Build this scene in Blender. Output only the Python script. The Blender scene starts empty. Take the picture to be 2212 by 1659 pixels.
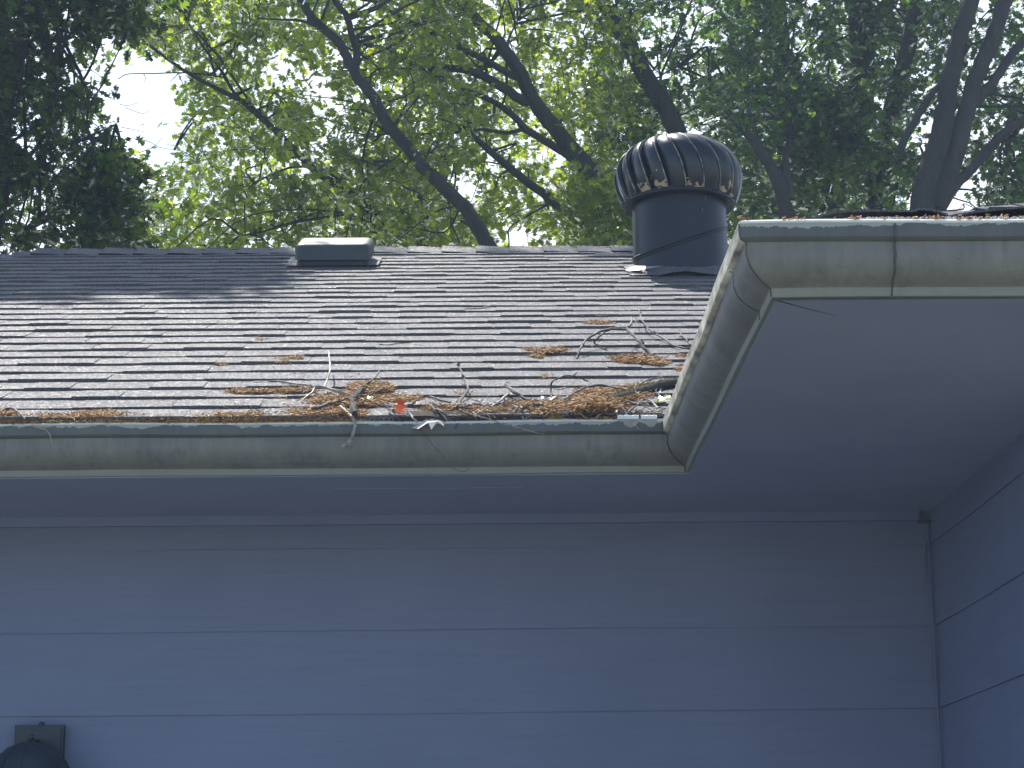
import bpy, math, random
import numpy as np
from mathutils import Vector
random.seed(7); rng = np.random.default_rng(11)
sc = bpy.context.scene; COL = sc.collection

# ---------------------------------------------------------------- camera
W, H, F = 2212.0, 1659.0, 4608.0
PT, PSI, RL = math.radians(13.4), math.radians(0.95), math.radians(0.6)
CAM = np.array([0.0, 0.0, 1.6])
fw = np.array([math.sin(PSI)*math.cos(PT), math.cos(PSI)*math.cos(PT), math.sin(PT)])
rt0 = np.array([math.cos(PSI), -math.sin(PSI), 0.0]); up0 = np.cross(rt0, fw)
rt = rt0*math.cos(RL)-up0*math.sin(RL); up = up0*math.cos(RL)+rt0*math.sin(RL)
from mathutils import Matrix
cam = bpy.data.cameras.new('camera'); co = bpy.data.objects.new('camera', cam); COL.objects.link(co)
M = Matrix(((rt[0], up[0], -fw[0], 0), (rt[1], up[1], -fw[1], 0), (rt[2], up[2], -fw[2], 1.6), (0, 0, 0, 1)))
co.matrix_world = M
cam.sensor_width = 36; cam.lens = 36*F/W; cam.clip_end = 3000; cam.clip_start = 0.05
sc.camera = co
# ---------------------------------------------------------------- light
EL, AZ = math.radians(53), math.radians(-17)      # sun high, ahead of the camera and a little to the left
SUN = np.array([math.sin(AZ)*math.cos(EL), math.cos(AZ)*math.cos(EL), math.sin(EL)])
world = bpy.data.worlds.new("World"); sc.world = world; world.use_nodes = True
wn = world.node_tree.nodes; wl = world.node_tree.links
bg = wn['Background']; sky = wn.new('ShaderNodeTexSky'); sky.sky_type = 'NISHITA'; sky.sun_disc = False
sky.sun_elevation = EL; sky.sun_rotation = AZ; sky.air_density = 1.0; sky.dust_density = 0.8; sky.ozone_density = 2.0
# thin bright cloud veils over the blue
_tc = wn.new('ShaderNodeTexCoord'); _mp = wn.new('ShaderNodeMapping'); _mp.inputs['Scale'].default_value = (1, 1, 2.2); _nz = wn.new('ShaderNodeTexNoise'); _nz.inputs['Scale'].default_value = 2.6; _nz.inputs['Detail'].default_value = 7
_rp = wn.new('ShaderNodeValToRGB'); _rp.color_ramp.elements[0].position = .36; _rp.color_ramp.elements[1].position = .58; _mx = wn.new('ShaderNodeMix'); _mx.data_type = 'RGBA'
wl.new(_tc.outputs['Generated'], _mp.inputs[0]); wl.new(_mp.outputs[0], _nz.inputs['Vector']); wl.new(_nz.outputs[0], _rp.inputs[0]); _sp = wn.new('ShaderNodeSeparateXYZ'); wl.new(_tc.outputs['Generated'], _sp.inputs[0]); _mr = wn.new('ShaderNodeMapRange'); _mr.inputs[1].default_value = -.1; _mr.inputs[2].default_value = .75; wl.new(_sp.outputs['Y'], _mr.inputs[0])
_ml = wn.new('ShaderNodeMath'); _ml.operation = 'MULTIPLY'; wl.new(_rp.outputs[0], _ml.inputs[0]); wl.new(_mr.outputs[0], _ml.inputs[1]); wl.new(_ml.outputs[0], _mx.inputs[0])
wl.new(sky.outputs[0], _mx.inputs[6]); _mx.inputs[7].default_value = (6.6, 7.0, 7.8, 1); wl.new(_mx.outputs[2], bg.inputs[0]); bg.inputs[1].default_value = 0.15
sl = bpy.data.lights.new('sun', 'SUN'); so = bpy.data.objects.new('sun', sl); COL.objects.link(so)
sl.energy = 4.5; sl.angle = math.radians(0.5); sl.color = (1.0, 0.95, 0.87)
so.location = (0, 0, 30); so.rotation_euler = Vector(-SUN).to_track_quat('-Z', 'Y').to_euler()
sc.view_settings.view_transform = 'Standard'; sc.view_settings.look = 'None'
sc.view_settings.exposure = 0.65; sc.view_settings.gamma = 1.0
sc.render.resolution_x = 1024; sc.render.resolution_y = 768
sc.render.engine = 'CYCLES'
sc.cycles.max_bounces = 8; sc.cycles.transparent_max_bounces = 8

# ---------------------------------------------------------------- measuring helpers (pixel of a 2212-wide photo -> point on a known plane)
def ray(px, py):
    return fw*F + rt*(px-W/2) - up*(py-H/2)
def proj(p):
    v = np.asarray(p, float)-CAM; z = v@fw
    return W/2+F*(v@rt)/z, H/2-F*(v@up)/z
def atY(px, py, Y): d = ray(px, py); return CAM+d*(Y/d[1])
RS = math.radians(22.0); TS, CS, SS = math.tan(RS), math.cos(RS), math.sin(RS)
RY, RZ = 4.75, 2.678                       # the main roof plane: z = RZ + (Y-RY)*TS
def atR(px, py, h=0.0):                    # on the main roof, h metres above it
    d = ray(px, py); z0 = RZ+h/CS
    k = (z0-CAM[2]-RY*TS)/(d[2]-TS*d[1]); return CAM+d*k

# ---------------------------------------------------------------- object helpers
WORLDLOC = {}
def link(o, parent=None):
    COL.objects.link(o)
    if parent is not None: o.parent = parent
def tag(o, label=None, cat=None, group=None, kind=None):
    if label: o['label'] = label
    if cat: o['category'] = cat
    if group: o['group'] = group
    if kind: o['kind'] = kind
    return o
def empty(name, loc, label=None, cat=None, group=None):
    o = bpy.data.objects.new(name, None); o.location = loc; o.empty_display_size = .1; link(o)
    WORLDLOC[o.name] = np.array(loc, float); return tag(o, label, cat, group)
class MB:
    def __init__(s): s.v = []; s.f = []; s.t = []; s.n = 0
    def add(s, v, f, t=None):
        v = np.asarray(v, float).reshape(-1, 3); s.v.append(v)
        for q in f: s.f.append(tuple(i+s.n for i in q))
        s.t += [t if t is not None else .5]*len(f); s.n += len(v)
    def box(s, a, b, t=None):
        x0, y0, z0 = a; x1, y1, z1 = b
        v = [(x0,y0,z0),(x1,y0,z0),(x1,y1,z0),(x0,y1,z0),(x0,y0,z1),(x1,y0,z1),(x1,y1,z1),(x0,y1,z1)]
        s.add(v, [(0,3,2,1),(4,5,6,7),(0,1,5,4),(1,2,6,5),(2,3,7,6),(3,0,4,7)], t)
    def tube(s, pts, rad, n=7, t=None, cap=True, jit=0.0):
        P = np.asarray(pts, float); m = len(P)
        if np.isscalar(rad): rad = [rad]*m
        T = np.zeros_like(P); T[1:-1] = P[2:]-P[:-2]; T[0] = P[1]-P[0]; T[-1] = P[-1]-P[-2]
        T /= np.linalg.norm(T, axis=1)[:, None]+1e-12
        a = np.array([0, 0, 1.]) if abs(T[0][2]) < .9 else np.array([1., 0, 0])
        vs = []
        nrm = np.cross(T[0], a); nrm /= np.linalg.norm(nrm)
        for i in range(m):
            nrm = nrm-T[i]*(nrm@T[i]); nrm /= np.linalg.norm(nrm)+1e-12
            b = np.cross(T[i], nrm)
            for k in range(n):
                an = 2*math.pi*k/n; r = rad[i]*(1+(random.uniform(-jit, jit) if jit else 0))
                vs.append(P[i]+(nrm*math.cos(an)+b*math.sin(an))*r)
        fs = []
        for i in range(m-1):
            for k in range(n):
                k2 = (k+1) % n; fs.append((i*n+k, i*n+k2, (i+1)*n+k2, (i+1)*n+k))
        if cap: fs.append(tuple(range(n))[::-1]); fs.append(tuple((m-1)*n+k for k in range(n)))
        s.add(vs, fs, t)
    def lathe(s, prof, c, n=32, t=None):     # prof: (r,z) list
        vs = []; fs = []
        for r, z in prof:
            for k in range(n):
                a = 2*math.pi*k/n; vs.append((c[0]+r*math.cos(a), c[1]+r*math.sin(a), c[2]+z))
        for i in range(len(prof)-1):
            for k in range(n):
                k2 = (k+1) % n; fs.append((i*n+k, i*n+k2, (i+1)*n+k2, (i+1)*n+k))
        s.add(vs, fs, t)
    def build(s, name, mat, parent=None, smooth=False, origin=None):
        V = np.concatenate(s.v)
        if parent is not None: off = WORLDLOC[parent.name]
        else:
            off = np.array(origin, float) if origin is not None else np.array([V[:,0].mean(), V[:,1].mean(), V[:,2].min()])
        me = bpy.data.meshes.new(name); me.from_pydata((V-off).tolist(), [], s.f)
        at = me.attributes.new('tint', 'FLOAT', 'FACE'); at.data.foreach_set('value', np.array(s.t, dtype=np.float32))
        if smooth: me.shade_smooth(); me.set_sharp_from_angle(angle=math.radians(38))
        me.materials.append(mat); me.update()
        o = bpy.data.objects.new(name, me); link(o, parent)
        if parent is None: o.location = off
        WORLDLOC[o.name] = off; return o
def bulk(name, V, tris, tint, mat, parent=None):     # fast path for the leaves
    off = WORLDLOC[parent.name] if parent is not None else V.mean(0)
    me = bpy.data.meshes.new(name); n, m = len(V), len(tris)
    me.vertices.add(n); me.vertices.foreach_set('co', (V-off).astype(np.float32).ravel())
    me.loops.add(m*3); me.loops.foreach_set('vertex_index', tris.astype(np.int32).ravel())
    me.polygons.add(m); me.polygons.foreach_set('loop_start', np.arange(0, m*3, 3, dtype=np.int32))
    me.update(calc_edges=True)
    at = me.attributes.new('tint', 'FLOAT', 'FACE'); at.data.foreach_set('value', tint.astype(np.float32))
    me.materials.append(mat); me.validate()
    o = bpy.data.objects.new(name, me); link(o, parent)
    if parent is None: o.location = off
    WORLDLOC[o.name] = off; return o
def spline(pts, n):                                   # Catmull-Rom through the points
    P = [np.asarray(p, float) for p in pts]; P = [2*P[0]-P[1]]+P+[2*P[-1]-P[-2]]; out = []
    for i in range(1, len(P)-2):
        for k in range(n):
            t = k/n; a, b, c, d = P[i-1:i+3]
            out.append(.5*((2*b)+(c-a)*t+(2*a-5*b+4*c-d)*t*t+(3*b-a-3*c+d)*t**3))
    out.append(P[-2]); return np.array(out)

# ---------------------------------------------------------------- materials
def mat(name):
    m = bpy.data.materials.new(name); m.use_nodes = True; nt = m.node_tree
    return m, nt, nt.nodes['Principled BSDF'], nt.nodes['Material Output']
def N(nt, t, **k):
    n = nt.nodes.new(t)
    for a, b in k.items(): setattr(n, a, b)
    return n
def noise(nt, scale, detail=4, stretch=(1, 1, 1), rough=.55):
    tc = N(nt, 'ShaderNodeTexCoord'); mp = N(nt, 'ShaderNodeMapping'); mp.inputs['Scale'].default_value = stretch
    nz = N(nt, 'ShaderNodeTexNoise'); nz.inputs['Scale'].default_value = scale; nz.inputs['Detail'].default_value = detail
    nz.inputs['Roughness'].default_value = rough
    nt.links.new(tc.outputs['Object'], mp.inputs[0]); nt.links.new(mp.outputs[0], nz.inputs['Vector']); return nz.outputs['Fac']
def ramp(nt, src, stops):
    r = N(nt, 'ShaderNodeValToRGB'); e = r.color_ramp.elements
    while len(e) < len(stops): e.new(.5)
    for i, (p, c) in enumerate(stops): e[i].position = p; e[i].color = (*c, 1) if len(c) == 3 else c
    nt.links.new(src, r.inputs[0]); return r.outputs[0]
def mix(nt, fac, a, b, mode='MIX'):
    x = N(nt, 'ShaderNodeMix', data_type='RGBA', blend_type=mode)
    if isinstance(fac, float): x.inputs[0].default_value = fac
    else: nt.links.new(fac, x.inputs[0])
    for i, s in ((6, a), (7, b)):
        if isinstance(s, tuple): x.inputs[i].default_value = (*s, 1)
        else: nt.links.new(s, x.inputs[i])
    return x.outputs[2]
def math_(nt, op, a, b):
    x = N(nt, 'ShaderNodeMath', operation=op)
    for i, s in ((0, a), (1, b)):
        if isinstance(s, (int, float)): x.inputs[i].default_value = s
        else: nt.links.new(s, x.inputs[i])
    return x.outputs[0]
def bump(nt, src, pb, strength=.3, dist=.002):
    b = N(nt, 'ShaderNodeBump'); b.inputs['Strength'].default_value = strength; b.inputs['Distance'].default_value = dist
    nt.links.new(src, b.inputs['Height']); nt.links.new(b.outputs[0], pb.inputs['Normal'])
def objz(nt):
    tc = N(nt, 'ShaderNodeTexCoord'); s = N(nt, 'ShaderNodeSeparateXYZ'); nt.links.new(tc.outputs['Object'], s.inputs[0]); return s.outputs
def tint(nt):
    a = N(nt, 'ShaderNodeAttribute'); a.attribute_name = 'tint'; return a.outputs['Fac']

def m_simple(name, c1, c2, scale, rough=.6, stretch=(1,1,1), bs=.2, bd=.002, metal=0., spec=.5, fine=None):
    m, nt, pb, out = mat(name); nz = noise(nt, scale, 5, stretch)
    nt.links.new(ramp(nt, nz, [(.3, c1), (.7, c2)]), pb.inputs['Base Color'])
    pb.inputs['Roughness'].default_value = rough; pb.inputs['Metallic'].default_value = metal
    pb.inputs['Specular IOR Level'].default_value = spec
    if bs: bump(nt, noise(nt, fine or scale*6, 4, stretch), pb, bs, bd)
    return m

def m_shingle():
    m, nt, pb, out = mat('asphalt_shingle')
    g = noise(nt, 420, 2, (1, 1, 1), .7); big = noise(nt, 5, 4); t = tint(nt)
    base = ramp(nt, g, [(.30, (.032, .032, .037)), (.5, (.098, .097, .106)), (.68, (.27, .27, .28))])
    tt = ramp(nt, t, [(0, (.70, .69, .72)), (.5, (.95, .94, .96)), (1, (1.16, 1.14, 1.14))])
    c = mix(nt, 1.0, base, tt, 'MULTIPLY')
    c = mix(nt, 1.0, c, ramp(nt, big, [(.3, (.8, .8, .82)), (.7, (1.1, 1.08, 1.05))]), 'MULTIPLY')
    nt.links.new(c, pb.inputs['Base Color'])
    vo = N(nt, 'ShaderNodeTexVoronoi'); vo.inputs['Scale'].default_value = 260
    tc = N(nt, 'ShaderNodeTexCoord'); nt.links.new(tc.outputs['Object'], vo.inputs['Vector'])
    sp = N(nt, 'ShaderNodeSeparateColor'); nt.links.new(vo.outputs['Color'], sp.inputs[0])
    nt.links.new(ramp(nt, sp.outputs[0], [(.8, (.85,)*3), (.95, (.28,)*3)]), pb.inputs['Roughness'])
    bump(nt, g, pb, .8, .0025); return m
def m_paint(name, c1, c2, dirt, amount, rough=.45, zband=None, streak=60, low=None):
    # old painted metal: soft blotches, dirt that ran down in streaks
    m, nt, pb, out = mat(name)
    base = ramp(nt, noise(nt, 9, 5), [(.3, c1), (.7, c2)])
    st = noise(nt, streak, 5, (1, 1, .07), .65); bl = noise(nt, 14, 6)
    f = math_(nt, 'MULTIPLY', ramp(nt, st, [(.42, (0,)*3), (.72, (1,)*3)]), ramp(nt, bl, [(.35, (.15,)*3), (.65, (1,)*3)]))
    f = math_(nt, 'MULTIPLY', f, amount); c = mix(nt, f, base, dirt)
    sp = noise(nt, 120, 3); c = mix(nt, ramp(nt, sp, [(.68, (0,)*3), (.74, (.55,)*3)]), c, dirt)
    if zband:   # algae film on the top band of the gutter that flaked off in a ragged line, bare paint above it
        z = objz(nt)[2]; rag = noise(nt, 16, 6, (1, 1, .35), .7)
        lim = math_(nt, 'ADD', zband[0], math_(nt, 'MULTIPLY', math_(nt, 'SUBTRACT', rag, .5), zband[1]))
        up_ = math_(nt, 'GREATER_THAN', z, lim)
        c = mix(nt, up_, mix(nt, .6, c, zband[2]), zband[3])
    if low:      # lighter tone on the drip flange
        c = mix(nt, math_(nt, 'LESS_THAN', objz(nt)[2], low[0]), c, mix(nt, .35, low[1], c))
    nt.links.new(c, pb.inputs['Base Color']); pb.inputs['Roughness'].default_value = rough
    bump(nt, noise(nt, 70, 4), pb, .12, .002); return m
def m_siding():
    m, nt, pb, out = mat('painted_siding')
    base = ramp(nt, noise(nt, 2.2, 4), [(.3, (.138, .172, .298)), (.7, (.170, .206, .342))])
    gr = noise(nt, 26, 6, (.12, .12, 3.2), .7)
    c = mix(nt, ramp(nt, gr, [(.42, (0,)*3), (.75, (.5,)*3)]), base, (.11, .14, .24))
    c = mix(nt, ramp(nt, noise(nt, 900, 1), [(.4, (0,)*3), (.7, (.22,)*3)]), c, (.26, .29, .38))
    nt.links.new(c, pb.inputs['Base Color']); pb.inputs['Roughness'].default_value = .62
    bump(nt, gr, pb, .25, .0015); return m
def m_leaf(name, d1, d2, t1, t2, gloss=.35, tr=.55, sp=.9):
    m, nt, pb, out = mat(name); nt.nodes.remove(pb); t = tint(nt)
    df = N(nt, 'ShaderNodeBsdfDiffuse'); tl = N(nt, 'ShaderNodeBsdfTranslucent'); gl = N(nt, 'ShaderNodeBsdfGlossy'); gloss = min(gloss, .24)
    nt.links.new(ramp(nt, t, [(0, d1), (1, d2)]), df.inputs[0]); nt.links.new(ramp(nt, t, [(0, t1), (1, t2)]), tl.inputs[0])
    gl.inputs['Roughness'].default_value = gloss; gl.inputs[0].default_value = (sp*.95, sp, sp*1.05, 1)
    a = N(nt, 'ShaderNodeMixShader'); a.inputs[0].default_value = tr; nt.links.new(df.outputs[0], a.inputs[1]); nt.links.new(tl.outputs[0], a.inputs[2])
    fr = N(nt, 'ShaderNodeFresnel'); fr.inputs[0].default_value = 1.19
    b = N(nt, 'ShaderNodeMixShader'); nt.links.new(fr.outputs[0], b.inputs[0]); nt.links.new(a.outputs[0], b.inputs[1]); nt.links.new(gl.outputs[0], b.inputs[2])
    nt.links.new(b.outputs[0], out.inputs[0]); return m

SHINGLE = m_shingle()
SIDING = m_siding()
SOFFIT = m_simple('soffit_paint', (.26, .29, .42), (.30, .33, .465), 3, .7, (1,1,1), .15, .001, fine=400)
GUT = m_paint('gutter_paint', (.155, .158, .160), (.215, .213, .208), (.055, .06, .068), .6, .6, low=(2.6116-.0928, (.245, .26, .25)))
GUTL = m_paint('gutter_band_paint', (.12, .125, .125), (.18, .18, .175), (.05, .055, .06), .8, .6, (2.6058, .040, (.085,.095,.10), (.34, .35, .31)))
SEAM = m_simple('sealant', (.06, .065, .07), (.10, .105, .11), 30, .7)
TRIM = m_simple('trim_paint', (.150, .188, .335), (.18, .222, .385), 6, .55)
CAULK = m_simple('caulk', (.22, .25, .35), (.27, .30, .40), 20, .6)
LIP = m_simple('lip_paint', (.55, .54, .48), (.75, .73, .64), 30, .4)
CREAM = m_simple('sunlit_rim_paint', (.16, .15, .13), (.80, .76, .64), 45, .45, (1, .35, 1), .5, .002)  # sun grazing the return gutter rim is painted in; dark patches are chips
FLAKE = m_simple('paint_flake', (.26, .26, .24), (.40, .39, .35), 60, .6)
GUARD = m_simple('guard_metal', (.35, .34, .35), (.6, .58, .58), 60, .28, metal=.6)
WHITEM = m_simple('white_metal', (.7, .7, .68), (.82, .82, .8), 20, .3)
DUCT = m_simple('black_duct_paint', (.008, .012, .022), (.016, .022, .036), 4, .36, bs=.05, spec=.35)
BOXV = m_simple('vent_plastic', (.030, .038, .042), (.05, .06, .062), 8, .5, bs=.1)
FLASH = m_simple('flashing', (.3, .3, .29), (.45, .44, .41), 14, .5, metal=.3)
BARK = m_simple('bark', (.020, .020, .021), (.050, .046, .043), 9, .9, (1, 1, .3), .9, .03, fine=22)
TWIG = m_simple('twig_bark', (.035, .028, .025), (.12, .10, .085), 60, .7, bs=.3)
TWIGP = m_simple('pale_twig_bark', (.16, .14, .115), (.42, .37, .31), 60, .6, bs=.3)
MOSSB = m_simple('mossy_bark', (.03, .028, .026), (.09, .08, .065), 60, .9, bs=.9, bd=.004)
MOSS = m_simple('moss', (.13, .16, .03), (.28, .30, .08), 200, .9, bs=.8)
LAMP = m_simple('lamp_metal', (.018, .034, .055), (.028, .048, .07), 10, .5, bs=.05)
GLASS = m_simple('lamp_glass', (.25, .27, .3), (.3, .32, .35), 10, .15, bs=0)
GROUND = m_simple('ground_mat', (.20, .21, .13), (.34, .33, .27), .8, .9, bs=.4, bd=.02)

# ---------------------------------------------------------------- ground
g = MB(); g.add([(-400,-400,0),(400,-400,0),(400,400,0),(-400,400,0)], [(0,1,2,3)])
tag(g.build('ground', GROUND, origin=(0,0,0)), kind='structure')

# ---------------------------------------------------------------- house
house = empty('house', (0, 5.175, 0), 'single-storey house with grey-blue board siding, shingled hip roof and dirty beige gutters', 'house')
XI, YI, YO = 0.4093, 4.60, 3.1674         # gutter lip lines: left run at Y=YI, return at X=XI, right run at Y=YO
XL, XR = -5.72, 5.0
ZL, ZB = 2.6116, 2.5044                 # lip and bottom of the gutters
YW, XC = 5.175, 1.114                  # back wall, corner of the wing wall
RIDGET = 4.21
# walls --------------------------------------------------------------
def siding(parent, horizontal, a, b, fixed, sgn):
    m = MB(); zs = [2.4206-.1998*k for k in range(11, -1, -1)]+[ZB+.006]
    for z0, z1 in zip(zs[:-1], zs[1:]):
        n = 24; xs = np.linspace(a, b, n+1); top, bot = [], []
        for i, x in enumerate(xs):
            w = .0009*math.sin(x*3.1+z0*9)+.0006*math.sin(x*7.7+z0*31)
            bot.append((x, w)); top.append((x, w*.3))
        v = []
        for x, w in bot:
            for off, z in ((0, z0+.001), (.0065+w, z0+w), (.0015, z1+.001)):
                v.append((x, fixed-sgn*off, z) if horizontal else (fixed-sgn*off, x, z))
        f = []
        for i in range(n):
            k = i*3; f += [(k, k+3, k+4, k+1), (k+1, k+4, k+5, k+2)]
        m.add(v, f, random.random())
    return m.build('wall', SIDING, parent)
w1 = siding(house, True, -5.15, XC, YW, 1)
w2 = siding(house, False, YW, 3.85, XC, 1)
m = MB(); m.box((XC+.02, 3.84, .1), (4.5, 3.86, ZB)); m.build('wall', SIDING, house)
m = MB(); m.box((-5.13, YW+.02, .1), (-5.11, 12, ZB)); m.build('wall', SIDING, house)
m = MB(); m.box((-5.13, 12.0, .1), (4.5, 12.02, ZB)); m.build('wall', SIDING, house)
m = MB(); x = .28
m.box((-5.15, YW-.016, 2.479), (XC-.03, YW-.0005, ZB+.005)); m.build('frieze_board', TRIM, house)
m = MB(); m.box((XC-.014, YW-.016, .2), (XC-.0005, YW-.0125, 2.472)); m.box((XC-.0155, YW-.0240, .2), (XC-.0130, YW-.0162, 2.472)); m.build('corner_trim', TRIM, house)
m = MB()   # ragged caulk smear at the head of the corner
P = [(XC-.016, YW-.019, 2.453), (XC-.02, YW-.018, 2.42), (XC-.027, YW-.016, 2.38), (XC-.029, YW-.0155, 2.34)]
m.tube(spline(P, 4), [.0012,.0014,.0016,.0018,.002,.002,.002,.002,.002,.0018,.0015,.001,.0006], 6, jit=.3); m.build('caulk_bead', TRIM, house)
m = MB(); m.box((XC-.035, YW-.022, 2.4715), (XC+.0, YW-.0165, 2.478)); m.build('trim_cap', SEAM, house)
# soffit -------------------------------------------------------------
ZS = ZB-.0020
def plate(m, pts, z0, z1):
    n = len(pts); v = [(x, y, z0) for x, y in pts]+[(x, y, z1) for x, y in pts]
    m.add(v, [tuple(range(n))[::-1], tuple(range(n, 2*n))]+[(i, (i+1) % n, n+(i+1) % n, n+i) for i in range(n)])
m = MB(); plate(m, [(XL+.1, YI+.061), (XI+.060, YI+.061), (XC+.02, YW+.02), (XL+.1, YW+.02)], ZS, ZS+.012); m.build('soffit', SOFFIT, house)
m = MB(); plate(m, [(XI+.061, YO+.061), (XR, YO+.061), (XR, 3.86), (XC+.02, 3.86), (XC+.02, YW+.018), (XI+.061, YI+.061)], ZS, ZS+.013); m.build('soffit', SOFFIT, house)
m = MB()
m.tube([(XI+.055, YO+.055, ZS+.001), (XI+.12, YO+.115, ZS+.001), (XI+.22, YO+.20, ZS+.0015)], [.0028, .002, .001], 6); 
m.tube([(XI+.06, YO+.061, ZS+.0008), (XI+.6, YO+.0612, ZS+.0012), (XI+1.6, YO+.061, ZS+.0008)], [.0018, .0014, .002], 6); m.build('soffit_seam', SEAM, house)
m = MB(); m.box((-.33, 4.81, ZS-.0012), (.10, 4.812, ZS+.001)); m.build('soffit_seam', CAULK, house)
m = MB(); m.box((.75, 4.26, ZS+.0008), (1.14, 4.262, ZS+.003)); m.build('soffit_seam', CAULK, house)
for px, py in ((1098, 1076), (1760, 765), (1735, 770)):
    d = ray(px, py); k = (ZS-1.6)/d[2]; c = CAM+d*k; m = MB(); m.lathe([(0, -.002), (.0022, -.0015), (.0022, .001)], c, 8); m.build('soffit_nail', TWIGP, house)
# gutters ------------------------------------------------------------
# profile: (inset from lip line, z); inset 0 is the lip front
PROF = [(.004, ZL-.004), (.0, ZL), (-.001, ZL-.004), (.0, ZL-.0245), (.004, ZL-.0285), (.010, ZL-.0300), (.0108, ZL-.036), (.0105, ZL-.050),
        (.014, ZL-.062), (.022, ZL-.074), (.034, ZL-.084), (.044, ZL-.0895), (.0500, ZL-.0920), (.0515, ZL-.0935), (.0525, ZB+.001), (.0535, ZB), (.12, ZB), (.12, ZL)]
def run(p0, p1, inward, mit0, mit1, nseg):
    """p0,p1: lip line ends; inward: unit vector toward the house; mit0/1: shift along the run per unit inset at each end"""
    p0 = np.array(p0, float); p1 = np.array(p1, float); L = np.linalg.norm(p1-p0); u = (p1-p0)/L; inw = np.array(inward, float)
    def grid(prof, wob=True):
        v = []
        for i in range(nseg+1):
            s = i/nseg
            for q, (ins, z) in enumerate(prof):
                a = p0+u*(mit0*ins); b = p1+u*(mit1*ins); c = a*(1-s)+b*s+inw*ins
                x = s*L
                dz = .0010*math.sin(x*5.3+1)+.0006*math.sin(x*13.1); di = .0008*math.sin(x*9+q*.3)
                if s in (0, 1): dz = di = 0
                c = c+inw*di*(1 if wob else 0); v.append((c[0], c[1], z+dz*(1 if z > ZL-.03 else .5)))
        n = len(prof); f = []
        for i in range(nseg):
            for k in range(n-1): f.append((i*n+k, i*n+k+1, (i+1)*n+k+1, (i+1)*n+k))
        return v, f
    return grid
def gutter(p0, p1, inward, m0, m1, nseg, label, bm_=None):
    gfun = run(p0, p1, inward, m0, m1, nseg)
    m = MB(); v, f = gfun(PROF[5:]); m.add(v, f); o = m.build('gutter', GUT, house, smooth=True); o['label'] = label
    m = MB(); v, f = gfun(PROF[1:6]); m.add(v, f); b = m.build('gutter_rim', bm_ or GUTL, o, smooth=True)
    m = MB(); v, f = gfun([(-.0012, ZL-.0030), (-.0006, ZL+.0006), (.004, ZL+.0032), (.0115, ZL+.0066), (.0122, ZL+.002)]); m.add(v, f); m.build('rim_edge', LIP, o, smooth=True)
    return o
gl_ = gutter((XL, YI, 0), (XI, YI, 0), (0, 1, 0), 1, 1, 90, 'long low gutter with leaf guard full of twigs')
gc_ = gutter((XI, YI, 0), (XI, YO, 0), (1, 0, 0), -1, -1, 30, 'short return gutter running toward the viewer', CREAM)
gr_ = gutter((XI, YO, 0), (XR, YO, 0), (0, 1, 0), 1, 1, 70, 'nearer high gutter with a vertical joint')
# seams: mitre beads and the lap joint of the right run
def bead(pts, r, par, name='mitre_seam', mt=SEAM):
    m = MB(); m.tube(spline(pts, 3), r, 6, jit=.25); return m.build(name, mt, par)
bead([(XI+i, YO+i, z) for i, z in PROF[2:15]], .0014, gr_)
bead([(XI+i-.0015, YI+i-.0015, z) for i, z in PROF[2:15]], .0016, gc_)
d = ray(1937, 560); xj = (CAM+d*(YO/d[1]))[0]
bead([(xj+.0006*math.sin(z*300), YO+i-.0006, z) for i, z in PROF[2:15]], .0019, gr_, 'lap_joint')
bead([(XI+i-.0006, YO+.17+.22*(ZL-z), z) for i, z in PROF[4:15]], .0008, gc_, 'hairline_crack')
# leaf guards
def guard(par, p0, p1, inward, m0, m1, prof, dots, right=False, name='leaf_guard'):
    g_ = run(p0, p1, inward, m0, m1, 60); m = MB(); v, f = g_(prof, False); m.add(v, f)
    p0 = np.array(p0, float); p1 = np.array(p1, float); L = np.linalg.norm(p1-p0); u = (p1-p0)/L; inw = np.array(inward, float)
    for row, (ins, z) in enumerate(dots):
        for k in range(int(L/.0105)):
            c = p0+u*(k*.0105+.005*(row % 2)+random.uniform(-.001, .001))+inw*ins
            if c[0] < -1.35 or c[0] > 1.35 or (right and (c[0] < .57+.02*row or random.random() < .12)): continue
            r = random.uniform(.0021, .0030)
            m.lathe([(0, -r*.6), (r, 0), (r*.7, r*.6), (0, r*.8)], (c[0], c[1], z), 6, random.random())
    return m.build(name, GUARD, par)
guard(gl_, (XL, YI, 0), (XI, YI, 0), (0, 1, 0), 1, 1, [(.0125, ZL+.002), (.03, ZL+.004), (.06, ZL+.008)], [(.0105, ZL+.0078)])
guard(gr_, (XI, YO, 0), (XR, YO, 0), (0, 1, 0), 1, 1, [(.0125, ZL+.002), (.05, ZL+.006), (.11, ZL+.012)], [(.014, ZL+.0085), (.024, ZL+.013), (.034, ZL+.0165)], True)
guard(gc_, (XI, YI, 0), (XI, YO, 0), (1, 0, 0), -1, -1, [(.0125, ZL+.002), (.05, ZL+.006), (.11, ZL+.012)], [])
# fascia behind the gutters
m = MB(); m.box((XL+.12, YI+.121, ZS+.014), (XI+.1, YI+.14, ZL)); m.box((XI+.121, YO+.121, ZS+.014), (XI+.14, YI+.10, ZL)); m.box((XI+.141, YO+.121, ZS+.014), (XR, YO+.14, ZL)); m.build('fascia', TRIM, house)

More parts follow.
